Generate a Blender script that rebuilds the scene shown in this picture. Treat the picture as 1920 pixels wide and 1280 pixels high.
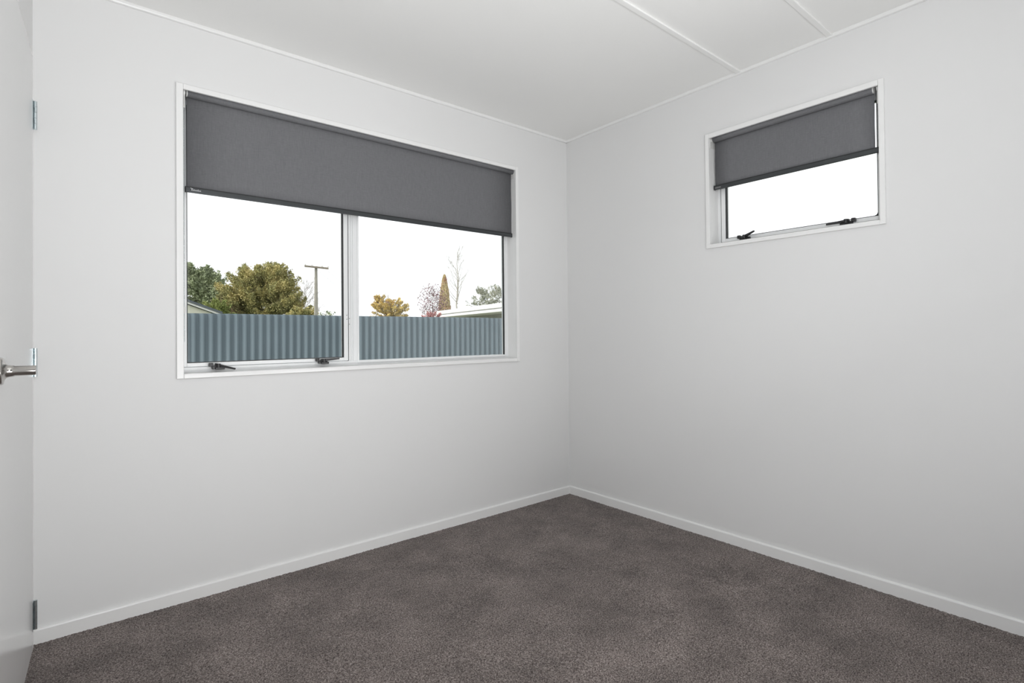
import bpy, bmesh, math, random
import numpy as np
from mathutils import Vector, Matrix

# ------------------------------------------------------------------ camera, sky, lights, exposure
scene = bpy.context.scene
COL = scene.collection
for o in list(bpy.data.objects):
    bpy.data.objects.remove(o)

CAM = Vector((-2.5752, -2.5812, 1.0847))
F_PX, YAW, PITCH, ROLL, CX, CY = 999.28, 0.8743, 0.0099, -0.0095, 977.45, 615.22
FW = Vector((math.cos(PITCH)*math.cos(YAW), math.cos(PITCH)*math.sin(YAW), math.sin(PITCH)))
r0 = Vector((math.sin(YAW), -math.cos(YAW), 0))
u0 = r0.cross(FW)
RT = math.cos(ROLL)*r0 + math.sin(ROLL)*u0
UP = -math.sin(ROLL)*r0 + math.cos(ROLL)*u0
cd = bpy.data.cameras.new('camera')
cam = bpy.data.objects.new('camera', cd)
COL.objects.link(cam)
cam.matrix_world = Matrix(((RT.x, UP.x, -FW.x, CAM.x), (RT.y, UP.y, -FW.y, CAM.y), (RT.z, UP.z, -FW.z, CAM.z), (0, 0, 0, 1)))
cd.sensor_width = 36
cd.sensor_fit = 'HORIZONTAL'
cd.lens = F_PX/1920*36
cd.shift_x = -(CX-960)/1920
cd.shift_y = (CY-640)/1920
cd.clip_start = 0.02
cd.clip_end = 400
scene.camera = cam

vs = scene.view_settings
vs.view_transform = 'Standard'
vs.look = 'None'
vs.gamma = 1
vs.use_curve_mapping = False
vs.exposure = 0.0

SKY = 1.4
world = bpy.data.worlds.new('overcast_sky')
scene.world = world
world.use_nodes = True
bg = world.node_tree.nodes['Background']
bg.inputs[0].default_value = (0.965, 0.985, 1.0, 1)
bg.inputs[1].default_value = SKY


def area(name, loc, direction, sx, sy, power, color=(1, 1, 1), portal=False, spread=math.pi):
    ld = bpy.data.lights.new(name, 'AREA')
    ld.shape = 'RECTANGLE'
    ld.size = sx
    ld.size_y = sy
    ld.energy = power
    ld.color = color
    ld.spread = spread
    ob = bpy.data.objects.new(name, ld)
    COL.objects.link(ob)
    ob.location = loc
    ob.rotation_euler = Vector(direction).to_track_quat('-Z', 'Y').to_euler()
    if portal:
        ld.cycles.is_portal = True
    return ob


# stand-in for the photographer's bounced flash; left and right lamps are added fill
area('bounce_flash', (-1.8, -3.0, 0.58), (-0.1, 0.8, 0.9), 0.35, 0.35, 16.5, (1.0, 1.0, 1.0))
area('fill_right', (-0.8, -3.0, 0.5), (-0.45, 0.8, 0.55), 0.35, 0.35, 8.5, (1.0, 1.0, 1.0), spread=math.radians(115))
area('fill_left', (-2.2, -2.9, 0.9), (-0.3, 0.6, 1), 0.35, 0.35, 5.5, (1.0, 1.0, 1.0))
# added lamp near the camera that fills the facing walls
area('fill_front', (-2.5, -2.8, 1.5), (0.68, 0.72, 0.13), 0.35, 0.35, 15, (0.965, 0.985, 1.03))
# hazy sun low behind the house: its light rakes the fence and the trees from the left
sl = bpy.data.lights.new('hazy_sun', 'SUN')
sl.energy = 3.0
sl.angle = math.radians(24)
sl.color = (1.0, 0.985, 0.95)
so = bpy.data.objects.new('hazy_sun', sl)
COL.objects.link(so)
so.rotation_euler = Vector((0.93, 0.27, -0.42)).to_track_quat('-Z', 'Y').to_euler()
# daylight enters by the two windows (portals only guide the sampling of the sky)
area('portal_big_window', (-1.35, 0.125, 1.52), (0, -1, 0), 1.80, 1.20, 1, portal=True)
area('portal_small_window', (0.125, -1.455, 1.83), (-1, 0, 0), 0.80, 0.58, 1, portal=True)

rng = random.Random(7)


# ------------------------------------------------------------------ helpers
def at(px, py, depth):
    """a real-world point lying depth metres ahead, in the direction the survey photograph gives"""
    return CAM + depth*(FW + RT*((px-CX)/F_PX) - UP*((py-CY)/F_PX))


def mat(name, color, rough=0.5, metal=0.0, spec=0.5, bump=None, noise=None):
    m = bpy.data.materials.new(name)
    m.use_nodes = True
    nt = m.node_tree
    b = nt.nodes['Principled BSDF']
    b.inputs['Base Color'].default_value = (*color, 1)
    b.inputs['Roughness'].default_value = rough
    b.inputs['Metallic'].default_value = metal
    b.inputs['Specular IOR Level'].default_value = spec
    tc = nt.nodes.new('ShaderNodeTexCoord')
    if noise:   # (scale, amount) a slight variation of tone
        n = nt.nodes.new('ShaderNodeTexNoise')
        n.inputs['Scale'].default_value = noise[0]
        n.inputs['Detail'].default_value = 4
        nt.links.new(tc.outputs['Object'], n.inputs['Vector'])
        r = nt.nodes.new('ShaderNodeMapRange')
        r.inputs['From Min'].default_value = 0.3
        r.inputs['From Max'].default_value = 0.7
        r.inputs['To Min'].default_value = 1-noise[1]
        r.inputs['To Max'].default_value = 1+noise[1]
        nt.links.new(n.outputs['Fac'], r.inputs['Value'])
        mx = nt.nodes.new('ShaderNodeVectorMath')
        mx.operation = 'SCALE'
        mx.inputs[0].default_value = color
        nt.links.new(r.outputs['Result'], mx.inputs['Scale'])
        nt.links.new(mx.outputs['Vector'], b.inputs['Base Color'])
    if bump:    # (scale, strength, distance)
        n = nt.nodes.new('ShaderNodeTexNoise')
        n.inputs['Scale'].default_value = bump[0]
        n.inputs['Detail'].default_value = 5
        nt.links.new(tc.outputs['Object'], n.inputs['Vector'])
        bp = nt.nodes.new('ShaderNodeBump')
        bp.inputs['Strength'].default_value = bump[1]
        bp.inputs['Distance'].default_value = bump[2]
        nt.links.new(n.outputs['Fac'], bp.inputs['Height'])
        nt.links.new(bp.outputs['Normal'], b.inputs['Normal'])
    return m


class MB:
    """collects shapes in world coordinates and builds ONE mesh object"""
    def __init__(self, T=None):
        self.v, self.f, self.sm = [], [], []
        self.T = T

    def add(self, vs_, fs, smooth=False):
        n = len(self.v)
        for p in vs_:
            self.v.append(tuple(self.T(*p)) if self.T else tuple(p))
        for f in fs:
            self.f.append(tuple(n+i for i in f))
            self.sm.append(smooth)
        return self

    def box(self, x0, x1, y0, y1, z0, z1):
        vs_ = [(x, y, z) for x in (x0, x1) for y in (y0, y1) for z in (z0, z1)]
        return self.add(vs_, [(0, 1, 3, 2), (4, 6, 7, 5), (0, 4, 5, 1), (2, 3, 7, 6), (0, 2, 6, 4), (1, 5, 7, 3)])

    def hexa(self, p):
        """eight corners: bottom four in order, top four in order"""
        return self.add(p, [(0, 3, 2, 1), (4, 5, 6, 7), (0, 1, 5, 4), (1, 2, 6, 5), (2, 3, 7, 6), (3, 0, 4, 7)])

    def ring(self, x0, x1, z0, z1, wl, wr, wb, wt, y0, y1):
        """rectangular frame, members mitred by simple butting"""
        self.box(x0, x0+wl, y0, y1, z0, z1)
        self.box(x1-wr, x1, y0, y1, z0, z1)
        self.box(x0+wl, x1-wr, y0, y1, z0, z0+wb)
        self.box(x0+wl, x1-wr, y0, y1, z1-wt, z1)
        return self

    def tube(self, pts, radii, n=12, cap=True):
        pts = [Vector(p) for p in pts]
        if not isinstance(radii, (list, tuple)):
            radii = [radii]*len(pts)
        rings = []
        ref = None
        for i, p in enumerate(pts):
            d = (pts[min(i+1, len(pts)-1)]-pts[max(i-1, 0)]).normalized()
            if ref is None:
                ref = Vector((0, 0, 1)) if abs(d.z) < .9 else Vector((1, 0, 0))
            a = (ref-d*ref.dot(d)).normalized()
            b = d.cross(a)
            ref = a
            rings.append([p+a*(radii[i]*math.cos(2*math.pi*k/n))+b*(radii[i]*math.sin(2*math.pi*k/n)) for k in range(n)])
        vs_ = [q for r in rings for q in r]
        fs = []
        for i in range(len(rings)-1):
            for k in range(n):
                fs.append((i*n+k, i*n+(k+1) % n, (i+1)*n+(k+1) % n, (i+1)*n+k))
        self.add(vs_, fs, True)
        if cap:
            m = len(rings)-1
            self.add(rings[0], [tuple(range(n))[::-1]])
            self.add(rings[m], [tuple(range(n))])
        return self

    def build(self, name, material, parent=None, bevel=0, seg=2, recalc=True, kind=None, label=None):
        off = Vector((0, 0, 0))
        q = parent
        while q is not None:
            off += q.location
            q = q.parent
        me = bpy.data.meshes.new(name)
        me.from_pydata([(p[0]-off.x, p[1]-off.y, p[2]-off.z) for p in self.v], [], self.f)
        me.polygons.foreach_set('use_smooth', self.sm)
        if recalc:
            bm = bmesh.new()
            bm.from_mesh(me)
            bmesh.ops.recalc_face_normals(bm, faces=bm.faces)
            bm.to_mesh(me)
            bm.free()
        me.materials.append(material)
        ob = bpy.data.objects.new(name, me)
        COL.objects.link(ob)
        if parent:
            ob.parent = parent
        if bevel:
            md = ob.modifiers.new('edge', 'BEVEL')
            md.width = bevel
            md.segments = seg
            md.limit_method = 'ANGLE'
            md.angle_limit = math.radians(40)
            for p in me.polygons:
                p.use_smooth = True
            wn = ob.modifiers.new('wn', 'WEIGHTED_NORMAL')
            wn.keep_sharp = True
        if kind:
            ob['kind'] = kind
        if label:
            ob['label'] = label
        return ob


def thing(name, loc, label=None, cat=None, kind=None, group=None, parent=None):
    e = bpy.data.objects.new(name, None)
    e.empty_display_size = 0.1
    COL.objects.link(e)
    e.location = loc
    if parent:
        e.parent = parent
    if label:
        e['label'] = label
    if cat:
        e['category'] = cat
    if kind:
        e['kind'] = kind
    if group:
        e['group'] = group
    return e


# ------------------------------------------------------------------ materials
M = {}
M['wall'] = mat('wall_paint', (0.78, 0.78, 0.775), 0.6, spec=0.22, bump=(120, 0.04, 0.0005), noise=(1.3, 0.008))
M['ceiling'] = mat('ceiling_paint', (0.90, 0.90, 0.885), 0.75, spec=0.2, bump=(35, 0.12, 0.0012))
M['gloss'] = mat('gloss_white_trim', (0.86, 0.86, 0.85), 0.28, spec=0.5)
M['door'] = mat('door_enamel', (0.72, 0.72, 0.715), 0.20, spec=0.32, bump=(9, 0.05, 0.002))
M['alu'] = mat('white_powder_coated_aluminium', (0.83, 0.84, 0.84), 0.32, spec=0.5)
M['gasket'] = mat('black_rubber', (0.012, 0.013, 0.014), 0.6)
M['black'] = mat('black_plastic', (0.018, 0.018, 0.019), 0.38)
M['zinc'] = mat('zinc_plated_steel', (0.62, 0.68, 0.70), 0.22, metal=1.0)
M['nickel'] = mat('satin_nickel', (0.52, 0.50, 0.475), 0.24, metal=1.0)
M['hole'] = mat('dark_recess', (0.02, 0.02, 0.02), 0.7)
M['white_plastic'] = mat('white_plastic', (0.72, 0.72, 0.70), 0.35)
M['bracket'] = mat('grey_steel_bracket', (0.16, 0.16, 0.16), 0.4, metal=0.6)
M['bar'] = mat('charcoal_aluminium', (0.055, 0.060, 0.063), 0.38, metal=0.35)
M['bar_cap'] = mat('black_end_cap', (0.012, 0.013, 0.014), 0.5)
M['logo'] = mat('silver_print', (0.75, 0.76, 0.77), 0.5)
M['unseen_recess'] = mat('recess_shade_paint', (0.045, 0.043, 0.04), 0.8)  # shade of the added recess, put into its colour
M['ground'] = mat('lawn_ground', (0.0885, 0.1150, 0.0485), 0.95, noise=(0.8, 0.3))
M['fence'] = mat('blue_grey_painted_iron', (0.1289, 0.1637, 0.1826), 0.55, spec=0.2, noise=(2.2, 0.04))
M['timber'] = mat('weathered_timber', (0.1945, 0.1680, 0.1325), 0.85, noise=(14, 0.25))
M['fascia'] = mat('white_fascia', (0.82, 0.82, 0.80), 0.5)
M['cream'] = mat('cream_cladding', (0.6409, 0.6409, 0.5382), 0.7, noise=(6, 0.03))
M['beige'] = mat('beige_cladding', (0.3360, 0.3315, 0.2740), 0.75, noise=(6, 0.04))
M['roof_dark'] = mat('dark_grey_roofing', (0.1018, 0.1192, 0.1325), 0.6, noise=(9, 0.1))
M['roof_white'] = mat('white_roofing', (0.86, 0.86, 0.84), 0.5)
M['pole'] = mat('weathered_concrete_pole', (0.3182, 0.3005, 0.2652), 0.9, noise=(7, 0.15))
M['wire'] = mat('grey_cable', (0.2652, 0.2652, 0.2652), 0.6)
M['bark'] = mat('grey_brown_bark', (0.1767, 0.1502, 0.1150), 0.9, noise=(12, 0.3))
M['bark_pale'] = mat('pale_bark', (0.4420, 0.4155, 0.3712), 0.9, noise=(12, 0.2))
M['twig_pale'] = mat('pale_twigs', (0.4597, 0.4242, 0.4068), 0.9)


def glass_material():
    m = bpy.data.materials.new('window_glass')
    m.use_nodes = True
    nt = m.node_tree
    nt.nodes.clear()
    out = nt.nodes.new('ShaderNodeOutputMaterial')
    mix = nt.nodes.new('ShaderNodeMixShader')
    tr = nt.nodes.new('ShaderNodeBsdfTransparent')
    tr.inputs[0].default_value = (0.985, 0.99, 0.987, 1)
    gl = nt.nodes.new('ShaderNodeBsdfGlossy')
    gl.inputs['Roughness'].default_value = 0.0
    fr = nt.nodes.new('ShaderNodeFresnel')
    fr.inputs['IOR'].default_value = 1.45
    nt.links.new(fr.outputs[0], mix.inputs[0])
    nt.links.new(tr.outputs[0], mix.inputs[1])
    nt.links.new(gl.outputs[0], mix.inputs[2])
    nt.links.new(mix.outputs[0], out.inputs[0])
    return m


M['glass'] = glass_material()


def fabric_material():
    m = mat('charcoal_blind_fabric', (0.175, 0.177, 0.184), 0.85, spec=0.15)
    nt = m.node_tree
    b = nt.nodes['Principled BSDF']
    tc = nt.nodes['Texture Coordinate'] if 'Texture Coordinate' in nt.nodes else nt.nodes.new('ShaderNodeTexCoord')
    acc = None
    for sc in ((420, 420, 28), (60, 60, 700)):
        mp = nt.nodes.new('ShaderNodeMapping')
        mp.inputs['Scale'].default_value = sc
        nt.links.new(tc.outputs['Object'], mp.inputs['Vector'])
        n = nt.nodes.new('ShaderNodeTexNoise')
        n.inputs['Scale'].default_value = 1.0
        n.inputs['Detail'].default_value = 3
        nt.links.new(mp.outputs[0], n.inputs['Vector'])
        if acc is None:
            acc = n
        else:
            ad = nt.nodes.new('ShaderNodeMath')
            ad.operation = 'ADD'
            nt.links.new(acc.outputs['Fac'], ad.inputs[0])
            nt.links.new(n.outputs['Fac'], ad.inputs[1])
            acc = ad
    cr = nt.nodes.new('ShaderNodeValToRGB')
    cr.color_ramp.elements[0].position = 0.25
    cr.color_ramp.elements[0].color = (0.138, 0.140, 0.147, 1)
    cr.color_ramp.elements[1].position = 0.75
    cr.color_ramp.elements[1].color = (0.207, 0.209, 0.218, 1)
    hv = nt.nodes.new('ShaderNodeMath')
    hv.operation = 'MULTIPLY'
    hv.inputs[1].default_value = 0.5
    nt.links.new(acc.outputs[0], hv.inputs[0])
    nt.links.new(hv.outputs[0], cr.inputs[0])
    nt.links.new(cr.outputs[0], b.inputs['Base Color'])
    bp = nt.nodes.new('ShaderNodeBump')
    bp.inputs['Strength'].default_value = 0.3
    bp.inputs['Distance'].default_value = 0.0004
    nt.links.new(hv.outputs[0], bp.inputs['Height'])
    nt.links.new(bp.outputs['Normal'], b.inputs['Normal'])
    return m


M['fabric'] = fabric_material()


def carpet_material():
    m = mat('brown_grey_cut_pile', (0.14, 0.12, 0.11), 0.95, spec=0.05)
    nt = m.node_tree
    b = nt.nodes['Principled BSDF']
    tc = nt.nodes.new('ShaderNodeTexCoord')

    def nz(scale, detail, rough=0.6):
        n = nt.nodes.new('ShaderNodeTexNoise')
        n.inputs['Scale'].default_value = scale
        n.inputs['Detail'].default_value = detail
        n.inputs['Roughness'].default_value = rough
        nt.links.new(tc.outputs['Object'], n.inputs['Vector'])
        return n
    fine = nz(210, 3, 0.75)
    cr = nt.nodes.new('ShaderNodeValToRGB')
    e = cr.color_ramp.elements
    e[0].position = 0.36
    e[0].color = (0.034, 0.026, 0.024, 1)
    e[1].position = 0.66
    e[1].color = (0.40, 0.355, 0.33, 1)
    mid = e.new(0.5)
    mid.color = (0.165, 0.135, 0.124, 1)
    nt.links.new(fine.outputs['Fac'], cr.inputs[0])
    # tracks and brushed pile: large soft patches of lighter and darker pile
    big = nz(4.5, 7, 0.66)
    r = nt.nodes.new('ShaderNodeMapRange')
    r.inputs['From Min'].default_value = 0.33
    r.inputs['From Max'].default_value = 0.67
    r.inputs['To Min'].default_value = 0.70
    r.inputs['To Max'].default_value = 1.24
    nt.links.new(big.outputs['Fac'], r.inputs['Value'])
    mx = nt.nodes.new('ShaderNodeVectorMath')
    mx.operation = 'SCALE'
    nt.links.new(cr.outputs[0], mx.inputs[0])
    nt.links.new(r.outputs['Result'], mx.inputs['Scale'])
    nt.links.new(mx.outputs['Vector'], b.inputs['Base Color'])
    bp = nt.nodes.new('ShaderNodeBump')
    bp.inputs['Strength'].default_value = 0.6
    bp.inputs['Distance'].default_value = 0.003
    nt.links.new(fine.outputs['Fac'], bp.inputs['Height'])
    nt.links.new(bp.outputs['Normal'], b.inputs['Normal'])
    b.inputs['Sheen Weight'].default_value = 0.15
    return m


M['carpet'] = carpet_material()

# ------------------------------------------------------------------ room shell
H = 2.396            # ceiling
L = -2.6927          # left wall at the far corner
PH = math.radians(2.2)
YF = -3.10           # wall behind the photographer
TH = 0.12            # wall thickness


def TL(s, h, z):     # left wall frame: s along the wall from the far corner, h into the room
    return Vector((L - math.sin(PH)*s + math.cos(PH)*h, -math.cos(PH)*s - math.sin(PH)*h, z))


# openings (inner edges of the linings)
A = dict(x0=-2.2337, x1=-0.4605, z0=0.932, z1=2.108)       # large window, in the far wall
B = dict(x0=-1.8440, x1=-1.0700, z0=1.5445, z1=2.105)      # small window, in the right wall
LIN = 0.008
HD = 0.014      # the head lining sits this much above the lower edge of the head architrave

w = MB()
w.box(-3.0, A['x0']-LIN, 0, TH, -0.1, H+.1)
w.box(A['x1']+LIN, 0.0, 0, TH, -0.1, H+.1)
w.box(A['x0']-LIN, A['x1']+LIN, 0, TH, -0.1, A['z0']-LIN)
w.box(A['x0']-LIN, A['x1']+LIN, 0, TH, A['z1']+HD+LIN, H+.1)
w.build('wall_back', M['wall'], kind='structure')

w = MB()
w.box(0, TH, B['x1']+LIN, TH, -0.1, H+.1)
w.box(0, TH, YF, B['x0']-LIN, -0.1, H+.1)
w.box(0, TH, B['x0']-LIN, B['x1']+LIN, -0.1, B['z0']-LIN)
w.box(0, TH, B['x0']-LIN, B['x1']+LIN, B['z1']+HD+LIN, H+.1)
w.build('wall_right', M['wall'], kind='structure')

DS0, DS1, DZ = 0.070, 0.870, 2.070       # door opening along the left wall
w = MB(TL)
w.box(-0.01, 0.030, -TH, 0, -0.1, H+.1)
w.box(DS1+0.012, 3.3, -TH, 0, -0.1, H+.1)
w.box(0.030, DS1+0.012, -TH, 0, DZ+0.014, H+.1)
w.build('wall_left', M['wall'], kind='structure')

w = MB()
w.box(-3.0, -1.75, YF-TH, YF, -0.1, H+.1)
w.box(-0.15, 0.0, YF-TH, YF, -0.1, H+.1)
w.box(-1.75, -0.15, YF-TH, YF, 2.05, H+.1)
w.build('wall_front', M['wall'], kind='structure')
w = MB()  # unseen recess added behind the camera, dark so the panes reflect less room
w.box(-1.80, -0.10, YF-0.72, YF-0.68, -0.02, 2.15)
w.box(-1.80, -1.75, YF-0.68, YF-TH, -0.02, 2.15)
w.box(-0.15, -0.10, YF-0.68, YF-TH, -0.02, 2.15)
w.box(-1.80, -0.10, YF-0.72, YF-TH, 2.10, 2.15)
w.box(-1.80, -0.10, YF-0.72, YF-0.0, -0.04, 0.0)
w.build('trim_9', M['unseen_recess'], kind='structure')

MB().box(-3.0, TH, YF-.75, TH, H, H+.12).build('ceiling', M['ceiling'], kind='structure')
MB().box(-3.0, TH, YF-.75, TH, -.16, -0.04).build('trim_8', M['timber'], kind='structure')

# carpet: a finely uneven pile surface
nx, ny = 560, 640
X0c, X1c, Y0c, Y1c = -2.83, 0.0, YF, 0.0
xs = np.linspace(X0c, X1c, nx)
ys = np.linspace(Y0c, Y1c, ny)
gx, gy = np.meshgrid(xs, ys, indexing='ij')
rs = np.random.RandomState(3)
zz = rs.uniform(-0.0024, 0.0012, gx.shape)
big = np.zeros_like(gx)
for k in range(14):
    a_, b_, c_ = rs.uniform(-14, 14), rs.uniform(-14, 14), rs.uniform(0, 6.28)
    big += np.sin(gx*a_+gy*b_+c_)
zz += big*0.00022
zz[0, :] = zz[-1, :] = -0.03
zz[:, 0] = zz[:, -1] = -0.03
co = np.stack([gx, gy, zz], -1).reshape(-1, 3)
idx = np.arange(nx*ny).reshape(nx, ny)
quads = np.stack([idx[:-1, :-1], idx[1:, :-1], idx[1:, 1:], idx[:-1, 1:]], -1).reshape(-1, 4)
me = bpy.data.meshes.new('floor')
me.vertices.add(len(co))
me.vertices.foreach_set('co', co.ravel())
me.loops.add(quads.size)
me.loops.foreach_set('vertex_index', quads.ravel().astype(np.int32))
me.polygons.add(len(quads))
me.polygons.foreach_set('loop_start', np.arange(0, quads.size, 4, dtype=np.int32))
me.polygons.foreach_set('loop_total', np.full(len(quads), 4, dtype=np.int32))
me.update()
me.validate()
me.materials.append(M['carpet'])
fl = bpy.data.objects.new('floor', me)
COL.objects.link(fl)
fl['kind'] = 'structure'

# skirtings
BH, BT = 0.052, 0.012


def profile_run(name, T, s0, s1, prof, material, **kw):
    """extrudes a closed (h, z) outline along s"""
    n = len(prof)
    v = [(s0, h, z) for h, z in prof]+[(s1, h, z) for h, z in prof]
    f = [(i, (i+1) % n, n+(i+1) % n, n+i) for i in range(n)]+[tuple(range(n))[::-1], tuple(range(n, 2*n))]
    m = MB(T)
    m.add(v, f)
    return m.build(name, material, **kw)


skirt = [(0, -0.02), (BT, -0.02), (BT, BH-.006), (BT-.0015, BH-.0025), (BT-.005, BH-.0003), (BT-.008, BH), (0, BH)]
TB = lambda s, h, z: Vector((-s, -h, z))         # far wall, s from the corner to the left
TR = lambda s, h, z: Vector((-h, -s, z))         # right wall, s from the corner towards us
TF = lambda s, h, z: Vector((-s, YF+h, z))
profile_run('baseboard_back', TB, 0, -L-0.001, skirt, M['gloss'], kind='structure')
profile_run('baseboard_right', TR, 0, -YF, skirt, M['gloss'], kind='structure')
profile_run('baseboard_left', TL, DS1+0.05, 3.1, skirt, M['gloss'], kind='structure')
# ceiling beads
bead = [(0, H), (0, H-.015), (.008, H-.015), (.0115, H-.0135), (.013, H-.010), (.013, H)]
profile_run('trim_1', TB, 0, 2.85, bead, M['gloss'], kind='structure')
profile_run('trim_2', TR, 0, -YF, bead, M['gloss'], kind='structure')
profile_run('trim_3', TL, 0, 3.1, bead, M['gloss'], kind='structure')
# flat battens covering the joints of the ceiling sheets
for i, yb in enumerate((-1.240, -1.664)):
    MB().box(-2.84, -0.012, yb-.0125, yb+.0125, H-.009, H+.001).build('trim_%d' % (4+i), M['ceiling'], bevel=.003, kind='structure')


# ------------------------------------------------------------------ windows
def gasket_loop(m, x0, x1, z0, z1, w_, y0, y1):
    m.ring(x0, x1, z0, z1, w_, w_, w_, w_, y0, y1)
    return m


def fastener(T, parent, u, z, lever_to, side):
    """black cam fastener: base on the sash rail, keeper block on the frame, swinging lever"""
    root = MB(T)
    # base plate + body (a short rounded block) on the sash
    root.box(u-.022, u+.022, .050, .066, z-.011, z+.004)
    root.box(u-.030*side-.004, u-.030*side+.012, .046, .066, z+.000, z+.016)
    root.box(u-.010, u+.026, .040, .056, z-.013, z-.002)
    ob = root.build('fastener', M['black'], parent, bevel=.002)
    lv = MB(T)
    du, dy, dz = lever_to
    p0 = Vector((u, .046, z+.006))
    p1 = Vector((u+du, .046+dy, z+dz))
    d = (p1-p0).normalized()
    # tapered flat lever
    up = Vector((0, 0, 1))
    sd = d.cross(up).normalized()
    up2 = sd.cross(d)
    pts = []
    for p, a, b in ((p0-d*.012, .008, .0065), (p1, .0042, .0035)):
        pts.append([p+sd*a-up2*b, p-sd*a-up2*b, p-sd*a+up2*b, p+sd*a+up2*b])
    lv.add([*pts[0], *pts[1]], [(0, 1, 2, 3), (4, 7, 6, 5), (0, 4, 5, 1), (1, 5, 6, 2), (2, 6, 7, 3), (3, 7, 4, 0)])
    lv.build('lever', M['black'], ob, bevel=.0015)
    pv = MB(T)
    pv.tube([(u, .040, z-.004), (u, .040, z+.013)], .009, 14)
    pv.build('pivot', M['black'], ob)
    return ob


def window(name, T, W, sashes, mull, outer, fr, sash_w):
    """W opening; outer = architrave outer edges; sashes = [(x0, x1, kind)]"""
    c = Vector(T((W['x0']+W['x1'])/2, 0, W['z0']))
    e = thing(name, c, kind='structure')
    # architraves: four flat boards standing 12 mm proud of the wall
    ox0, ox1, oz0, oz1 = outer
    for (a, b, c_, d) in ((ox0, W['x0'], oz0, oz1), (W['x1'], ox1, oz0, oz1), (W['x0'], W['x1'], oz0, W['z0']), (W['x0'], W['x1'], W['z1'], oz1)):
        MB(T).box(a, b, -.012, .0005, c_, d).build('architrave', M['gloss'], e, bevel=.0022)
    # lining boards
    m = MB(T)
    m.ring(W['x0']-LIN, W['x1']+LIN, W['z0']-LIN, W['z1']+HD+LIN, LIN, LIN, LIN, LIN, 0, .080)
    m.build('jamb_lining', M['gloss'], e)
    # aluminium outer frame
    m = MB(T)
    m.ring(W['x0']-LIN, W['x1']+LIN, W['z0']-LIN, W['z1']+HD+LIN, LIN+fr[0], LIN+fr[1], LIN+fr[2], LIN+HD+fr[3], .080, .118)
    if mull:
        m.box(mull[0], mull[1], .0795, .118, W['z0']+fr[2], W['z1']-fr[3])
    m.build('window_frame', M['alu'], e, bevel=.0012)
    if mull:
        m = MB(T)
        for q in (.30, .52):
            a = mull[0]+(mull[1]-mull[0])*q
            m.box(a-.002, a+.002, .0755, .082, W['z0']+fr[2], W['z1']-.03)
        m.build('mullion_rib', M['alu'], e, bevel=.0006)
    for (x0, x1, z0, z1, kind) in sashes:
        if kind == 'open':
            g = MB(T)
            g.box(x1-.0008, x1+.0052, .0765, .100, z0-.001, z1+.001)
            g.build('seal', M['gasket'], e)
            m = MB(T)
            m.ring(x0, x1, z0, z1, *sash_w, .070, .108)
            s = m.build('sash', M['alu'], e, bevel=.0014)
            gx0, gx1, gz0, gz1 = x0+sash_w[0], x1-sash_w[1], z0+sash_w[2], z1-sash_w[3]
            g = MB(T)
            gasket_loop(g, gx0-.001, gx1+.001, gz0-.001, gz1+.001, .0042, .0745, .092)
            g.build('glazing_gasket', M['gasket'], s)
            MB(T).box(gx0, gx1, .086, .090, gz0, gz1).build('glass_pane', M['glass'], s)
        else:
            g = MB(T)
            g.ring(x0-.001, x1+.001, z0-.001, z1+.001, .0018, .0040, .0020, .003, .0815, .094)
            g.build('glazing_gasket', M['gasket'], e)
            m = MB(T)
            m.ring(x0-.010, x1+.008, z0-.010, z1+.010, .010, .008, .010, .010, .0765, .086)
            m.build('glazing_bead', M['alu'], e, bevel=.001)
            MB(T).box(x0, x1, .088, .092, z0, z1).build('glass_pane', M['glass'], e)
    return e


TA = lambda u, v, z: Vector((u, v, z))
TBw = lambda u, v, z: Vector((v, u, z))

win1 = window('window_1', TA, A,
              [(-2.2275, -1.5085, 0.9565, 2.094, 'open'), (-1.4475, -0.4880, 0.9515, 2.080, 'fixed')],
              (-1.5035, -1.4570), (-2.2590, -0.4385, 0.9120, 2.1305), (.007, .020, .0215, .010), (.0155, .022, .0155, .018))
win2 = window('window_2', TBw, B,
              [(-1.8370, -1.0915, 1.5600, 2.092, 'open')], None,
              (-1.8650, -1.0486, 1.5239, 2.1290), (.006, .0190, .0130, .010), (.0210, .0225, .0165, .016))
fastener(TA, win1, -2.100, .954, (.062, -.030, -.012), 1)
fastener(TA, win1, -1.644, .958, (.078, -.004, .011), 1)
fastener(TBw, win2, -1.232, 1.564, (-.056, -.012, .024), -1)
fastener(TBw, win2, -1.700, 1.564, (.080, -.010, .001), 1)
# screws of the removed stay on the mullion and the sash stile
m = MB(TA)
for (u, z) in ((-1.4985, 1.170), (-1.4985, 1.141), (-1.516, 1.186), (-1.516, 1.166)):
    m.tube([(u, .0672 if u < -1.51 else .0775, z), (u, .083, z)], .0017, 8)
m.build('screw', M['hole'], win1)
# rounded rubber corner of the small pane
m = MB(TBw)
gx, gz = -1.8160+.0042, 1.5765+.0042
v = [(gx, .0745, gz), (gx, .092, gz)]
f = []
R = .011
for k in range(7):
    a = math.pi/2*k/6
    v += [(gx+R-R*math.cos(a), .0745, gz+R-R*math.sin(a)), (gx+R-R*math.cos(a), .092, gz+R-R*math.sin(a))]
for k in range(6):
    i = 2+2*k
    f += [(0, i, i+2), (1, i+3, i+1), (i, i+1, i+3, i+2)]
m.add(v, f)
m.build('gasket_corner', M['gasket'], win2)


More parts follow.
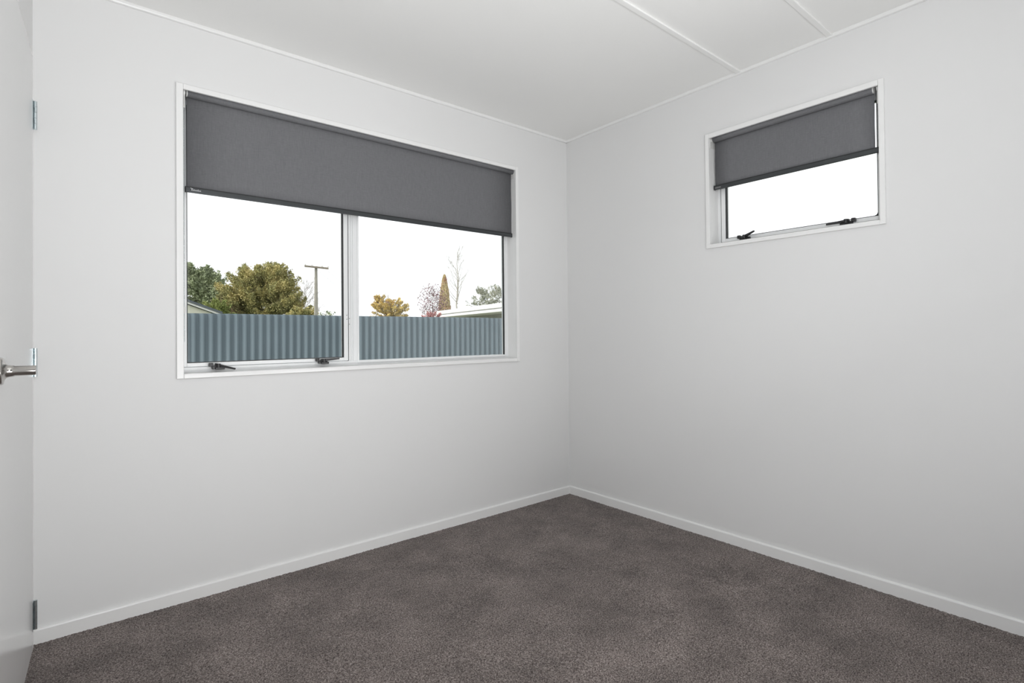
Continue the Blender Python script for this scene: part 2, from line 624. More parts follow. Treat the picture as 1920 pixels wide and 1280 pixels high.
# ------------------------------------------------------------------ roller blinds
def roller_blind(T, W, x0, x1, zbar, label, chain_side, logo):
    c = Vector(T((x0+x1)/2, .02, W['z1']))
    e = thing('roller_blind', c, label, 'roller blind')
    zh = W['z1']+HD
    zc, R, yc = W['z1']-.0050, .0152, .0170
    yf = yc+R
    # fabric: hangs down in front, and wraps the tube
    fx0, fx1 = (x0+.007, x1-.002) if T is TA else (x0+.016, x1-.007)
    sec = [(yf, zbar[1]-.006)]
    nseg = 10
    for k in range(1, nseg):
        zk = zbar[1]+(zc-zbar[1])*k/nseg
        sec.append((yf+.0012*math.sin(k*1.1), zk))
    for k in range(0, 25):
        a = 2*math.pi*k/24*.97
        sec.append((yc+R*math.cos(a), zc+R*math.sin(a)))
    m = MB(T)
    n = len(sec)
    cols = 9
    v = []
    for i in range(cols):
        u = fx0+(fx1-fx0)*i/(cols-1)
        for j, (y, z) in enumerate(sec):
            ww = .0006*math.sin(i*2.1+.4*j) if j < nseg else 0
            v.append((u, y+ww, z))
    f = [(i*n+j, (i+1)*n+j, (i+1)*n+j+1, i*n+j+1) for i in range(cols-1) for j in range(n-1)]
    m.add(v, f, True)
    fab = m.build('fabric', M['fabric'], e, recalc=False)
    sd = fab.modifiers.new('thick', 'SOLIDIFY')
    sd.thickness = .0006
    sd.offset = 1
    m = MB(T)
    m.tube([(fx0-.004, yc, zc), (fx1+.004, yc, zc)], .0135, 20)
    m.build('roller_tube', M['white_plastic'], e)
    # bottom bar with end caps
    m = MB(T)
    zb0, zb1 = zbar
    cpts = [(yf-.006, zb0+.003), (yf-.0045, zb0), (yf+.0055, zb0), (yf+.007, zb0+.003), (yf+.007, zb1-.003), (yf+.004, zb1), (yf-.003, zb1), (yf-.006, zb1-.003)]
    nn = len(cpts)
    v = [(x0+.003, y, z) for y, z in cpts]+[(x1-.003, y, z) for y, z in cpts]
    m.add(v, [(i, (i+1) % nn, nn+(i+1) % nn, nn+i) for i in range(nn)]+[tuple(range(nn)), tuple(range(nn, 2*nn))[::-1]])
    bar = m.build('bottom_bar', M['bar'], e, bevel=.0008)
    for (a, b) in ((x0, x0+.003), (x1-.003, x1)):
        MB(T).box(a, b, yf-.0072, yf+.008, zb0-.0008, zb1+.0008).build('end_cap', M['bar_cap'], bar, bevel=.001)
    MB(T).box(x0+.003, x1-.003, yf-.0066, yf-.0050, zb1-.0038, zb1+.0003).build('top_groove', M['bar_cap'], bar)
    # brackets
    for sgn, u in ((1, W['x0']), (-1, W['x1'])):
        m = MB(T)
        m.box(u, u+sgn*.0020, .004, .060, zh-.062, zh-.001)
        m.build('bracket_plate', M['white_plastic'], e, bevel=.0006)
        m = MB(T)
        m.box(u, u+sgn*.014, .004, .038, zh-.0030, zh-.001)
        m.build('bracket', M['bracket'], e, bevel=.0008)
        cx_ = u+sgn*.0025
        m = MB(T)
        m.tube([(cx_, yc, zc), (u+sgn*.0095, yc, zc)], .0145 if sgn == chain_side else .010, 20)
        if sgn == chain_side:
            m.box(u+sgn*.003, u+sgn*.008, yc-.012, yc+.012, zc-.066, zc-.004)
        m.build('clutch' if sgn == chain_side else 'pin_end', M['white_plastic'], e, bevel=.0008)
    # bead chain loop, in front of the frame
    uc = (W['x0'] if chain_side == 1 else W['x1'])+chain_side*.0035
    m = MB(T)
    zlow = W['z0']+.13 if chain_side == 1 else W['z1']-.16
    nb = int((zc-.066-zlow)/.0058)
    for yy in (yc-.011, yc+.011):
        for k in range(nb):
            z = zc-.067-k*.0058
            s = .0021
            v = [(uc+s, yy, z), (uc-s, yy, z), (uc, yy+s, z), (uc, yy-s, z), (uc, yy, z+s), (uc, yy, z-s)]
            m.add(v, [(0, 2, 4), (2, 1, 4), (1, 3, 4), (3, 0, 4), (2, 0, 5), (1, 2, 5), (3, 1, 5), (0, 3, 5)], True)
        m.tube([(uc, yy, zc-.060), (uc, yy, zlow)], .0006, 5)
    m.build('bead_chain', M['zinc' if chain_side == 1 else 'bracket'], e, kind='stuff')
    if chain_side == 1:
        m = MB(T)
        m.tube([(uc+.001, yc-.011, W['z0']+.275), (uc+.001, yc-.011, W['z0']+.262), (uc+.001, yc-.011, W['z0']+.250)], [.0035, .0042, .0030], 10)
        m.build('chain_joiner', M['white_plastic'], e)
    # small silver lettering on the bar (too small to read in the photograph)
    m = MB(T)
    s = 1 if T is TA else -1
    lx = (x0+.022) if s == 1 else (x1-.012)
    if logo:
        y = yf-.0068
        hgt = (.0070, .0045, .0060, .0045, .0045, .0070, .0045, .0045)
        for k, h_ in enumerate(hgt):
            a = lx+s*k*.0045
            z = (zb0+zb1)/2-.0035
            m.add([(a, y, z), (a+s*.0016, y, z), (a+s*.0032, y, z+h_), (a+s*.0016, y, z+h_)], [(0, 1, 2, 3)])
            m.add([(a+s*.0016, y, z), (a+s*.004, y, z+.0005), (a+s*.004, y, z+.0015), (a+s*.0018, y, z+.0012)], [(0, 1, 2, 3)])
        m.add([(lx-s*.004, y, zb1-.0055), (lx+s*.006, y, zb1-.0085), (lx+s*.007, y, zb1-.0070), (lx-s*.003, y, zb1-.0040)], [(0, 1, 2, 3)])
        lo = m.build('lettering', M['logo'], bar)
    else:
        MB(T).box(x1-.040, x1-.008, yf-.0072, yf-.005, zb0+.006, zb0+.012).build('maker_tag', mat('grey_tag', (.2, .2, .2), .5), bar)
    return e


roller_blind(TA, A, -2.2225, -0.4613, (1.693, 1.7155), 'wide charcoal roller blind half drawn over the large two-pane window', 1, True)
roller_blind(TBw, B, -1.8350, -1.0760, (1.8365, 1.8585), 'short charcoal roller blind half drawn over the small high window', 1, False)

# ------------------------------------------------------------------ door in the left wall
door = thing('door_1', TL((DS0+DS1)/2, 0, 0), kind='structure')
m = MB(TL)
m.box(.030, DS0-.002, -.10, .004, 0, DZ+.010)
m.box(DS1+.002, DS1+.040, -.10, .004, 0, DZ+.010)
m.box(.030, DS1+.040, -.10, .002, DZ+.003, DZ+.016)
m.box(DS0-.002, DS0+.012, -.10, -.036, 0, DZ+.003)
m.box(DS1-.012, DS1+.002, -.10, -.036, 0, DZ+.003)
m.box(DS0, DS1, -.10, -.036, DZ-.012, DZ+.003)
m.build('door_frame', M['gloss'], door, bevel=.001)
leaf = MB(TL).box(DS0+.001, DS1-.001, -.034, .006, .012, DZ).build('door_leaf', M['door'], door, bevel=.0015)
for zh in (1.864, 1.000, 0.126):
    hp = MB(TL)
    # leaf plate with its cut-outs, let into the door edge
    hp.box(DS0-.010, DS0+.018, .0055, .0078, zh-.0500, zh+.0500)
    hg = hp.build('hinge', M['zinc'], door, bevel=.0006)
    for k in range(5):
        z0 = zh-.050+k*.020
        MB(TL).tube([TLp for TLp in ((DS0-.003, .0125, z0+.0004), (DS0-.003, .0125, z0+.0196))], .0052, 16).build('knuckle', M['zinc'], hg)
    for dz in (-.022, .022):
        MB(TL).box(DS0+.006, DS0+.011, .0079, .0083, zh+dz-.007, zh+dz+.007).build('slot', M['hole'], hg)
# lever handle on its round rose; the lever points back towards the hinges
hs, hz = 0.800, 1.006
rose = MB(TL)
rose.tube([(hs, .006, hz), (hs, .0125, hz), (hs, .0150, hz), (hs, .0158, hz)], [.0330, .0330, .0310, .0270], 40)
hd = rose.build('door_handle', M['nickel'], door)
nk = MB(TL)
nk.tube([(hs, .0156, hz), (hs, .0175, hz), (hs, .0205, hz), (hs, .0235, hz), (hs, .0265, hz)], [.0265, .0215, .0170, .0148, .0142], 32, cap=False)
nk.tube([(hs, .0260, hz), (hs, .0345, hz), (hs, .0347, hz), (hs, .0725, hz), (hs, .0735, hz)], [.0142, .0134, .0123, .0119, .0108], 32)
nk.build('neck', M['nickel'], hd)
lv = MB(TL)
lv.tube([(hs+.004, .0600, hz), (hs-.030, .0590, hz), (hs-.080, .0550, hz), (hs-.098, .0535, hz)], [.0100, .0100, .0095, .0080], 24)
lv.build('lever', M['nickel'], hd)
MB(TL).tube([(hs+.0138, .0300, hz+.002), (hs+.0146, .0300, hz+.002)], .0017, 10).build('grub_screw', M['hole'], hd)

# ------------------------------------------------------------------ outside: ground
GZ = -0.65
MB().box(-60, 120, TH+.0, 160, GZ-.2, GZ).box(TH, 120, -60, TH, GZ-.2, GZ).build('ground', M['ground'], kind='structure')

# corrugated iron fence: sheets of ten corrugations, each its own part
FS = Vector((-1.6528, 3.5615, 0))
FD = Vector((0.99705, -0.0768, 0)).normalized()
FN = Vector((FD.y, -FD.x, 0))       # towards the house
fence = thing('corrugated_fence', (0.2, 3.42, GZ), 'blue-grey corrugated iron fence running across behind the large window', 'fence')
PIT = .0762


def zt(s):
    return 1.3165-.0040*s


phase = 0.0
k0, k1 = -26, 78                     # corrugation numbers
for sh in range(k0, k1, 10):
    m = MB()
    n = 10*10+9
    v = []
    for i in range(n):
        s = (sh+i/10)*PIT
        # troughs (dark) fall on whole corrugation numbers
        h = -.0108*math.sin(2*math.pi*(s/PIT))+(.0012 if i > 96 else 0)
        p = FS+FD*s+FN*h
        v.append((p.x, p.y, GZ+.03))
        v.append((p.x, p.y, zt(s)+.0015*math.sin(sh*1.7)))
    f = [(2*i, 2*i+2, 2*i+3, 2*i+1) for i in range(n-1)]
    m.add(v, f, True)
    ob = m.build('corrugated_sheet', M['fence'], fence, recalc=False)
    sd = ob.modifiers.new('thick', 'SOLIDIFY')
    sd.thickness = .0006
for s in np.arange(k0*PIT+.3, k1*PIT, 2.3):
    p = FS+FD*float(s)-FN*.085
    MB().box(p.x-.05, p.x+.05, p.y-.045, p.y+.045, GZ-.2, zt(s)-.06).build('post', M['timber'], fence, bevel=.004)
for zr in (GZ+.3, 1.12):
    a = FS+FD*(k0*PIT)-FN*.020
    b = FS+FD*(k1*PIT)-FN*.020
    q = FN*-.035
    MB().hexa([(a.x, a.y, zr), (b.x, b.y, zr), (b.x+q.x, b.y+q.y, zr), (a.x+q.x, a.y+q.y, zr),
               (a.x, a.y, zr+.07), (b.x, b.y, zr+.07), (b.x+q.x, b.y+q.y, zr+.07), (a.x+q.x, a.y+q.y, zr+.07)]).build('rail', M['timber'], fence)


# ------------------------------------------------------------------ neighbouring houses
def flat(v):
    return Vector((v[0], v[1], 0))


# left: gable end with a white bargeboard under a dark roof
e1 = at(415, 590.5, 17.6)            # eave end of the barge
e0 = at(349, 567.0, 16.8)            # further up the slope
run = flat(e1-e0).normalized()
slope = (e0.z-e1.z)/flat(e0-e1).length
back = Vector((-run.y, run.x, 0))    # away from us
if back.dot(flat(FW)) < 0:
    back = -back
span = 3.2
apex = Vector((e1.x, e1.y, 0))-run*span
zA = e1.z+slope*span
far_e = Vector((e1.x, e1.y, 0))-run*2*span
h1 = thing('neighbour_house', (apex.x, apex.y, GZ), 'cream gabled house with dark roof and white bargeboard beyond the fence at left', 'house')
D_ = 3.5


def slab(pts, thick, name, m_, parent, depth0, depth1, drop=0.0):
    """a roof or board: profile points (run coordinate p, z) as a strip between two depths"""
    mb = MB()
    for (p, z), (q, y) in zip(pts[:-1], pts[1:]):
        a, b = flat(p), flat(q)
        c0, c1 = back*depth0, back*depth1
        mb.hexa([(*(a+c0)[:2], z-thick), (*(b+c0)[:2], y-thick), (*(b+c1)[:2], y-thick), (*(a+c1)[:2], z-thick),
                 (*(a+c0)[:2], z), (*(b+c0)[:2], y), (*(b+c1)[:2], y), (*(a+c1)[:2], z)])
    return mb.build(name, m_, parent)


rp = [(far_e-run*.0, e1.z), (apex, zA), (flat(e1)+run*.0, e1.z)]
slab([(p, z+.105) for p, z in rp], .075, 'roof', M['roof_dark'], h1, -.10, D_)
slab([(p, z+.035) for p, z in rp], .065, 'bargeboard', M['fascia'], h1, -.07, -.03)
mb = MB()
wl, wr_ = far_e+run*.30, flat(e1)-run*.30
zw = e1.z+slope*.30-.04
P_ = [wl, wr_, apex]
Zs = [zw, zw, zA-.10]
v = []
for dd in (.02, D_-.4):
    b_ = back*dd
    v += [(*(wl+b_)[:2], GZ), (*(wr_+b_)[:2], GZ), (*(wr_+b_)[:2], zw), (*(apex+b_)[:2], zA-.06), (*(wl+b_)[:2], zw)]
mb.add(v, [(0, 1, 2, 3, 4), (5, 9, 8, 7, 6), (0, 5, 6, 1), (1, 6, 7, 2), (4, 3, 8, 9), (2, 7, 8, 3), (0, 4, 9, 5)])
mb.build('wall', M['cream'], h1)

# right: long low roof edge with gutter, seen obliquely
pl = at(818, 583.5, 18.3)
pr = at(945, 569.5, 13.5)
ze = (pl.z+pr.z)/2
dr = flat(pr-pl).normalized()
inn = Vector((-dr.y, dr.x, 0))
if inn.dot(flat(FW)) < 0:
    inn = -inn
pl, pr = flat(pl), flat(pr)+dr*4.0
h2 = thing('neighbour_house', (*((pl+pr)/2)[:2], GZ), 'low beige house with a white roof edge and gutter beyond the fence at right', 'house')


def bar2(a, b, w0, w1, z0, z1):
    a, b = flat(a), flat(b)
    c0, c1 = inn*w0, inn*w1
    return [(*(a+c0)[:2], z0), (*(b+c0)[:2], z0), (*(b+c1)[:2], z0), (*(a+c1)[:2], z0), (*(a+c0)[:2], z1), (*(b+c0)[:2], z1), (*(b+c1)[:2], z1), (*(a+c1)[:2], z1)]


MB().hexa(bar2(pl-dr*.05, pr, -.06, 6.0, ze-.105, ze+.012)).build('roof', M['roof_white'], h2, bevel=.01)
MB().hexa(bar2(pl, pr, .03, 5.9, ze-.215, ze-.10)).build('fascia', M['fascia'], h2)
MB().hexa(bar2(pl, pr, -.065, .03, ze-.212, ze-.135)).build('gutter', M['fascia'], h2, bevel=.012)
MB().hexa(bar2(pl+dr*.6, pr-dr*.2, .55, 5.5, GZ, ze-.19)).build('wall', M['beige'], h2)

# ------------------------------------------------------------------ power pole and cables
pt = at(592.5, 501, 20)
pb = Vector((pt.x-.02, pt.y, GZ))
pp = thing('power_pole', pb, 'pale grey power pole with one crossarm standing behind the fence', 'power pole')
m = MB()
m.hexa([(pb.x-.085, pb.y-.085, GZ), (pb.x+.085, pb.y-.085, GZ), (pb.x+.085, pb.y+.085, GZ), (pb.x-.085, pb.y+.085, GZ),
        (pt.x-.042, pt.y-.042, pt.z+.04), (pt.x+.042, pt.y-.042, pt.z+.04), (pt.x+.042, pt.y+.042, pt.z+.04), (pt.x-.042, pt.y+.042, pt.z+.04)])
m.build('pole', M['pole'], pp, bevel=.01)
ca, cb = at(571, 500.6, 19.8), at(616, 505.2, 20.1)
cdv = (cb-ca)
ax = flat(cdv).normalized()
sx_ = Vector((-ax.y, ax.x, 0))*.04
m = MB()
o_ = sx_*-2.2
m.hexa([tuple(ca-sx_+o_), tuple(cb-sx_+o_), tuple(cb+sx_+o_), tuple(ca+sx_+o_),
        tuple(ca-sx_+o_+Vector((0, 0, .06))), tuple(cb-sx_+o_+Vector((0, 0, .06))), tuple(cb+sx_+o_+Vector((0, 0, .06))), tuple(ca+sx_+o_+Vector((0, 0, .06)))])
m.build('crossarm', M['timber'], pp)
for q in (.03, .30, .72, .97):
    p = ca.lerp(cb, q)+o_
    MB().tube([(p.x, p.y, p.z+.055), (p.x, p.y, p.z+.085), (p.x, p.y, p.z+.11), (p.x, p.y, p.z+.13)], [.012, .025, .03, .012], 10).build('insulator', M['white_plastic'], pp)
lab = ['topmost thin grey cable sagging from the power pole towards the yellow tree',
       'middle thin grey cable sagging from the power pole towards the yellow tree',
       'lowest thin grey cable sagging from the power pole towards the yellow tree']
for i, (q, ye) in enumerate(((.97, 566), (.72, 580), (.30, 590))):
    a = ca.lerp(cb, q)+o_+Vector((0, 0, .11))
    b = at(735, ye+4, 26)
    mid = a.lerp(b, .5)-Vector((0, 0, .35+.1*i))
    pts = []
    for k in range(17):
        t = k/16
        pts.append((1-t)**2*a+2*t*(1-t)*mid+t*t*b)
    ob = MB().tube(pts, .0032, 5).build('power_cable', M['wire'])
    ob['label'] = lab[i]
    ob['category'] = 'cable'
    ob['group'] = 'cables from the power pole'


# ------------------------------------------------------------------ trees
def leaf_material(name, cols, scale=1.2, rough=0.75):
    """leaf colour varies from leaf to leaf and in drifts over the crown"""
    m = bpy.data.materials.new(name)
    m.use_nodes = True
    nt = m.node_tree
    b = nt.nodes['Principled BSDF']
    b.inputs['Roughness'].default_value = rough
    b.inputs['Specular IOR Level'].default_value = 0.2
    g = nt.nodes.new('ShaderNodeNewGeometry')
    tc = nt.nodes.new('ShaderNodeTexCoord')
    n = nt.nodes.new('ShaderNodeTexNoise')
    n.inputs['Scale'].default_value = scale
    n.inputs['Detail'].default_value = 2
    nt.links.new(tc.outputs['Object'], n.inputs['Vector'])
    mr = nt.nodes.new('ShaderNodeMapRange')
    mr.inputs['From Min'].default_value = 0.30
    mr.inputs['From Max'].default_value = 0.70
    nt.links.new(n.outputs['Fac'], mr.inputs['Value'])
    ad = nt.nodes.new('ShaderNodeMix')
    ad.inputs[0].default_value = 0.35
    nt.links.new(mr.outputs[0], ad.inputs[2])
    nt.links.new(g.outputs['Random Per Island'], ad.inputs[3])
    cr = nt.nodes.new('ShaderNodeValToRGB')
    e = cr.color_ramp.elements
    e[0].color = (*cols[0], 1)
    e[0].position = 0.1
    e[1].color = (*cols[-1], 1)
    e[1].position = 0.9
    for k, c in enumerate(cols[1:-1]):
        q = e.new(0.1+0.8*(k+1)/(len(cols)-1))
        q.color = (*c, 1)
    nt.links.new(ad.outputs[0], cr.inputs[0])
    nt.links.new(cr.outputs[0], b.inputs['Base Color'])
    return m


M['conifer'] = leaf_material('olive_conifer_foliage', [(0.235, 0.174, 0.114), (0.269, 0.275, 0.120), (0.468, 0.413, 0.176), (0.552, 0.460, 0.218)], 1.6)
M['evergreen'] = leaf_material('grey_green_foliage', [(0.161, 0.189, 0.123), (0.294, 0.336, 0.203), (0.483, 0.525, 0.336)], 1.2)
M['bush'] = leaf_material('bright_green_foliage', [(0.168, 0.210, 0.062), (0.312, 0.345, 0.125)], 2)
M['autumn'] = leaf_material('yellow_autumn_leaves', [(0.337, 0.312, 0.284), (0.575, 0.460, 0.213), (0.714, 0.542, 0.142), (0.515, 0.355, 0.338)], 1.4)
M['plum'] = leaf_material('purple_red_leaves', [(0.143, 0.076, 0.090), (0.273, 0.165, 0.182), (0.193, 0.096, 0.104)], 2)
M['red'] = leaf_material('red_leaves', [(0.489, 0.212, 0.218), (0.533, 0.302, 0.284)], 2)
M['gold'] = leaf_material('golden_cypress_foliage', [(0.546, 0.296, 0.276), (0.546, 0.437, 0.226), (0.615, 0.515, 0.328)], 1.3)
M['silver'] = leaf_material('silver_green_leaves', [(0.225, 0.234, 0.196), (0.376, 0.396, 0.302), (0.470, 0.444, 0.355)], 2)


def leaves(pts, dirs, size, rs_, aspect=1.8):
    """one quad leaf per point, as arrays"""
    n = len(pts)
    d = dirs/np.maximum(np.linalg.norm(dirs, axis=1, keepdims=True), 1e-6)
    rnd = rs_.normal(size=(n, 3))
    s = np.cross(d, rnd)
    s /= np.maximum(np.linalg.norm(s, axis=1, keepdims=True), 1e-6)
    sz = size*rs_.uniform(.6, 1.3, (n, 1))
    a = pts-d*sz*aspect*.5
    c = pts+d*sz*aspect*.5
    b1 = pts+s*sz*.5
    b2 = pts-s*sz*.5
    return np.stack([a, b1, c, b2], 1)


def leaf_object(name, quads, material, parent):
    off = np.array(parent.location)
    v = (quads.reshape(-1, 3)-off)
    n = len(quads)
    me = bpy.data.meshes.new(name)
    me.vertices.add(len(v))
    me.vertices.foreach_set('co', v.ravel())
    me.loops.add(n*4)
    me.loops.foreach_set('vertex_index', np.arange(n*4, dtype=np.int32))
    me.polygons.add(n)
    me.polygons.foreach_set('loop_start', np.arange(0, n*4, 4, dtype=np.int32))
    me.polygons.foreach_set('loop_total', np.full(n, 4, dtype=np.int32))
    me.update()
    me.validate()
    me.materials.append(material)
    ob = bpy.data.objects.new(name, me)
    COL.objects.link(ob)
    ob.parent = parent
    ob['kind'] = 'stuff'
    return ob


def tree_base(px, depth):
    b = at(px, 600, depth)
    return Vector((b.x, b.y, GZ))


def span_m(px0, px1, depth):
    return abs(px1-px0)*depth/F_PX


def plumes(base, centre, radii, n_pl, n_leaf, pl_size, leaf_size, rs_, up=.6, lean=None, solid=.0):
    """billowing crown: clumps of leaves set on and inside an ellipsoid, brushed outwards and upwards"""
    out = []
    for k in range(n_pl):
        d = rs_.normal(size=3)
        d /= np.linalg.norm(d)
        if d[2] < -.55:
            d[2] *= -1
        rad = rs_.uniform(.62, 1.0) if rs_.rand() > solid else rs_.uniform(.1, .7)
        c = centre+radii*d*rad
        ax_ = d*np.array([1, 1, .6])+np.array([0, 0, up])
        ax_ /= np.linalg.norm(ax_)
        t = rs_.uniform(-1, 1, (n_leaf, 1))
        w_ = np.sqrt(np.maximum(0, 1-t**2))*.52
        r_ = rs_.normal(size=(n_leaf, 3))*w_*.55
        p = c+pl_size*rs_.uniform(.7, 1.3)*(ax_*t+r_)
        dd = ax_+rs_.normal(size=(n_leaf, 3))*.55
        out.append(leaves(p, dd, leaf_size, rs_, 2.6))
    return np.concatenate(out)


def limbs(m, base, top, r0_, n, rs_, spread, start=.35, twigs=0, rmin=.006, up=.6):
    """trunk with branches and twigs, all tapering; returns twig tips"""
    base, top = Vector(base), Vector(top)
    hgt = (top-base).length
    pts = [base.lerp(top, k/8)+Vector((rs_.normal()*.012*hgt if 0 < k < 8 else 0, rs_.normal()*.012*hgt if 0 < k < 8 else 0, 0)) for k in range(9)]
    m.tube(pts, [max(rmin, r0_*(1-.93*k/8)) for k in range(9)], 7)
    tips = []
    for k in range(n):
        t = start+(1-start)*(k+rs_.rand())/n*.93
        p = base.lerp(top, t)
        a = rs_.uniform(0, 2*math.pi)
        ln = spread*(1-.65*(t-start)/(1-start))*rs_.uniform(.7, 1.1)
        d = Vector((math.cos(a), math.sin(a), up*rs_.uniform(.7, 1.5))).normalized()
        q = p+d*ln*.5+Vector((0, 0, .04*ln))
        e_ = p+d*ln+Vector((0, 0, .25*ln))
        rr = max(rmin, r0_*(1-t)*.55)
        m.tube([p, q, e_], [rr, max(rmin*.8, rr*.6), rmin*.5], 5, cap=False)
        tips.append(e_)
        for j in range(twigs):
            u_ = rs_.uniform(.25, 1)
            s_ = p.lerp(q, u_*2) if u_ < .5 else q.lerp(e_, u_*2-1)
            dd = (d+Vector((rs_.normal(), rs_.normal(), rs_.normal()+.5))*.6).normalized()
            tl = ln*rs_.uniform(.2, .45)
            f_ = s_+dd*tl
            m.tube([s_, s_+dd*tl*.5+Vector((0, 0, .02)), f_], [rmin*.7, rmin*.55, rmin*.35], 4, cap=False)
            tips.append(f_)
    return tips


def tree(name, px, depth, label, cat, trunk_top_y, r0_, bark='bark'):
    b = tree_base(px, depth)
    e = thing(name, b, label, cat, group=None)
    top = at(px, trunk_top_y, depth)
    return e, b, Vector((b.x, b.y, top.z))


# 1 big olive conifer (405..580, top 497)
rs1 = np.random.RandomState(11)
dep = 25.0
e, b, tp = tree('conifer', 488, dep, 'large rounded olive-green conifer behind the fence, left of the power pole', 'tree', 515, .28)
m = MB()
limbs(m, b, tp, .22, 14, rs1, 1.4, start=.25)
m.build('trunk', M['bark'], e)
cc = np.array(at(490, 562, dep))
q = plumes(b, cc, np.array([1.80, 1.7, 1.50]), 170, 420, .34, .036, rs1, .8, solid=.30)
c2 = np.array(at(445, 585, dep-.5))
q2 = plumes(b, c2, np.array([1.25, 1.1, .95]), 60, 380, .30, .036, rs1, .6, solid=.3)
c3 = np.array(at(545, 588, dep-.3))
q3 = plumes(b, c3, np.array([1.05, .9, .85]), 60, 380, .27, .036, rs1, .8, solid=.3)
q4 = plumes(b, np.array(at(503, 537, dep-.3)), np.array([1.25, 1.1, .95]), 60, 380, .30, .036, rs1, .8, solid=.2)
leaf_object('foliage', np.concatenate([q, q2, q3, q4]), M['conifer'], e)
# 2 dark evergreen at the left edge (300..415, top 486)
rs2 = np.random.RandomState(5)
dep = 29.0
e, b, tp = tree('evergreen_tree', 372, dep, 'grey-green evergreen tree behind the fence at the left edge of the large window', 'tree', 505, .2)
m = MB()
limbs(m, b, tp, .18, 14, rs2, 1.1, start=.25, twigs=3, rmin=.012)
m.build('trunk', M['bark'], e)
q = plumes(b, np.array(at(350, 538, dep)), np.array([1.45, 1.4, 1.32]), 80, 260, .33, .065, rs2, .3, solid=.5)
q2 = plumes(b, np.array(at(388, 560, dep)), np.array([1.0, .9, 1.45]), 70, 240, .30, .065, rs2, .3, solid=.5)
q3 = plumes(b, np.array(at(402, 540, dep)), np.array([.95, .75, .78]), 22, 80, .28, .060, rs2, .3, solid=.2)
leaf_object('foliage', np.concatenate([q, q2, q3]), M['evergreen'], e)
# green bush in front of the conifer's foot, left and right
for px, dep, wd, ht, yc, lb, sd_ in ((412, 22, .55, .45, 584, 'bright green bush at the left foot of the olive conifer', 21), (566, 22.5, .70, .32, 592, 'low green bush at the right foot of the olive conifer', 22)):
    r_ = np.random.RandomState(sd_)
    e, b, tp = tree('green_bush', px, dep, lb, 'bush', 588, .05)
    m = MB()
    limbs(m, b, tp, .05, 8, r_, .5)
    m.build('stem', M['bark'], e)
    leaf_object('foliage', plumes(b, np.array(at(px, yc, dep)), np.array([wd, wd, ht]), 30, 140, .16, .04, r_, .3, solid=.5), M['bush' if sd_ == 21 else 'conifer'], e)
# 3 bare twiggy tree behind the pole
rs3 = np.random.RandomState(9)
dep = 30.0
e, b, tp = tree('bare_tree', 572, dep, 'pale bare twiggy tree just behind the power pole', 'tree', 535, .1)
m = MB()
limbs(m, b, tp, .06, 40, rs3, 1.45, start=.45, twigs=11, rmin=.009, up=.9)
m.build('branches', M['twig_pale'], e)
# sprig above the fence by the mullion
rs3 = np.random.RandomState(19)
e, b, tp = tree('leafy_shrub', 610, 9.0, 'few dark leafy tips poking over the fence right of the power pole', 'shrub', 589, .02)
m = MB()
limbs(m, b, tp, .02, 16, rs3, .22, start=.75, twigs=2, rmin=.003, up=.8)
m.build('stem', M['bark'], e)
pts = np.concatenate([np.array(at(x, y, 9.0))+rs3.normal(size=(n, 3))*np.array([.035, .035, .02]) for x, y, n in ((603, 590, 24), (616, 586, 30), (619, 589, 26), (598, 591, 12))])
leaf_object('foliage', leaves(pts, rs3.normal(size=pts.shape), .022, rs3), M['evergreen'], e)
# 4 yellow autumn tree (690..768, top 550)
rs4 = np.random.RandomState(4)
dep = 27.0
e, b, tp = tree('autumn_tree', 728, dep, 'small round tree in yellow autumn leaf behind the fence, seen through the right pane', 'tree', 553, .1)
m = MB()
limbs(m, b, tp, .08, 26, rs4, .85, start=.5, twigs=4, rmin=.010)
m.build('branches', M['bark_pale'], e)
q = plumes(b, np.array(at(730, 592, dep)), np.array([1.12, .9, .84]), 150, 60, .15, .046, rs4, .2, solid=.4)
q2 = plumes(b, np.array(at(710, 565, dep)), np.array([.38, .3, .30]), 22, 50, .13, .046, rs4, .2, solid=.5)
leaf_object('foliage', np.concatenate([q, q2]), M['autumn'], e)
# 5 plum with sparse purple leaves (783..835, top 530)
rs5 = np.random.RandomState(15)
dep = 24.0
e, b, tp = tree('plum_tree', 812, dep, 'sparse purple-leaved tree just left of the golden column', 'tree', 535, .06)
m = MB()
limbs(m, b, tp, .045, 24, rs5, .75, start=.45, twigs=5, rmin=.006)
m.build('branches', M['bark'], e)
n = 1500
p = rs5.normal(size=(n, 3))
p = p/np.linalg.norm(p, axis=1, keepdims=True)*rs5.uniform(.1, 1, (n, 1))**.5
c = np.array(at(811, 567, dep))
q = leaves(c+p*np.array([.70, .6, .90]), rs5.normal(size=(n, 3)), .040, rs5)
leaf_object('foliage', q, M['plum'], e)
# low red shrub at the fence top
rs6 = np.random.RandomState(16)
e, b, tp = tree('red_shrub', 812, 15, 'low red-leaved shrub showing just above the fence below the purple tree', 'shrub', 589, .03)
m = MB()
limbs(m, b, tp, .03, 9, rs6, .3)
m.build('stem', M['bark'], e)
leaf_object('foliage', plumes(b, np.array(at(813, 598, 15)), np.array([.30, .3, .17]), 26, 46, .07, .028, rs6, .2), M['red'], e)
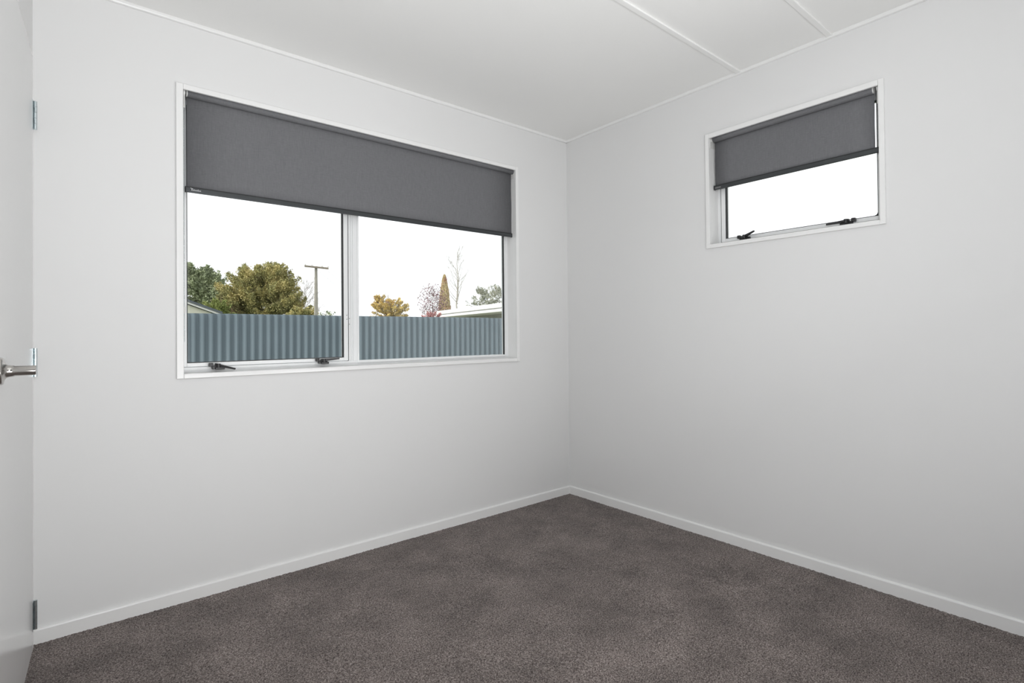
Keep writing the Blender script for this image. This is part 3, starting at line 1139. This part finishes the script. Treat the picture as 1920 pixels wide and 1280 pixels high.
# 6 golden columnar cypress (823..845, tip 515)
rs7 = np.random.RandomState(17)
dep = 32.0
e, b, tp = tree('columnar_cypress', 834, dep, 'narrow golden columnar cypress rising to a point', 'tree', 517, .06)
m = MB()
limbs(m, b, tp, .06, 10, rs7, .2)
m.build('trunk', M['bark'], e)
n = 9000
t = rs7.rand(n)**.8
ztop, zbot = at(834, 515, dep).z, at(834, 600, dep).z-.6
zq = ztop+(zbot-ztop)*t
rad = .03+(.46*(t*1.05)**.62)
ang = rs7.uniform(0, 6.283, n)
rr = rad*rs7.uniform(.55, 1.0, n)
p = np.stack([b.x+rr*np.cos(ang), b.y+rr*np.sin(ang), zq], 1)
dd = np.stack([np.cos(ang)*.3, np.sin(ang)*.3, np.ones(n)], 1)+rs7.normal(size=(n, 3))*.15
leaf_object('foliage', leaves(p, dd, .045, rs7, 2.4), M['gold'], e)
# 7 bare poplar (858, top 465)
rs8 = np.random.RandomState(33)
dep = 36.0
e, b, tp = tree('bare_poplar', 859, dep, 'tall bare leafless tree with upswept branches right of the golden column', 'tree', 468, .1)
m = MB()
limbs(m, b, tp, .105, 26, rs8, 1.75, start=.50, twigs=7, rmin=.0095, up=1.1)
m.build('branches', M['bark_pale'], e)
# 8 silvery shrubs over the right roof (880..945, top 533)
for px, dep, yc, rx, rz, n, lb, sd_ in ((905, 30, 553, .66, .72, 2000, 'loose silver-green tree over the white roof, the left one of two', 41),
                                        (934, 29, 552, .62, .74, 2100, 'loose silver-green tree over the white roof, at the edge of the window', 42)):
    r_ = np.random.RandomState(sd_)
    e, b, tp = tree('silver_tree', px, dep, lb, 'tree', 545, .06)
    m = MB()
    limbs(m, b, tp, .05, 20, r_, .7, start=.5, twigs=4, rmin=.007)
    m.build('branches', M['bark_pale'], e)
    c = np.array(at(px, yc+9, dep))
    q = plumes(b, c, np.array([rx*1.0, rx, rz*1.0]), 46, 56, .15, .036, r_, .5, solid=.35)
    q2 = plumes(b, np.array(at(px-18, yc+18, dep)), np.array([.45, .4, .22]), 9, 22, .12, .034, r_, .2)
    leaf_object('foliage', np.concatenate([q, q2]), M['silver'], e)
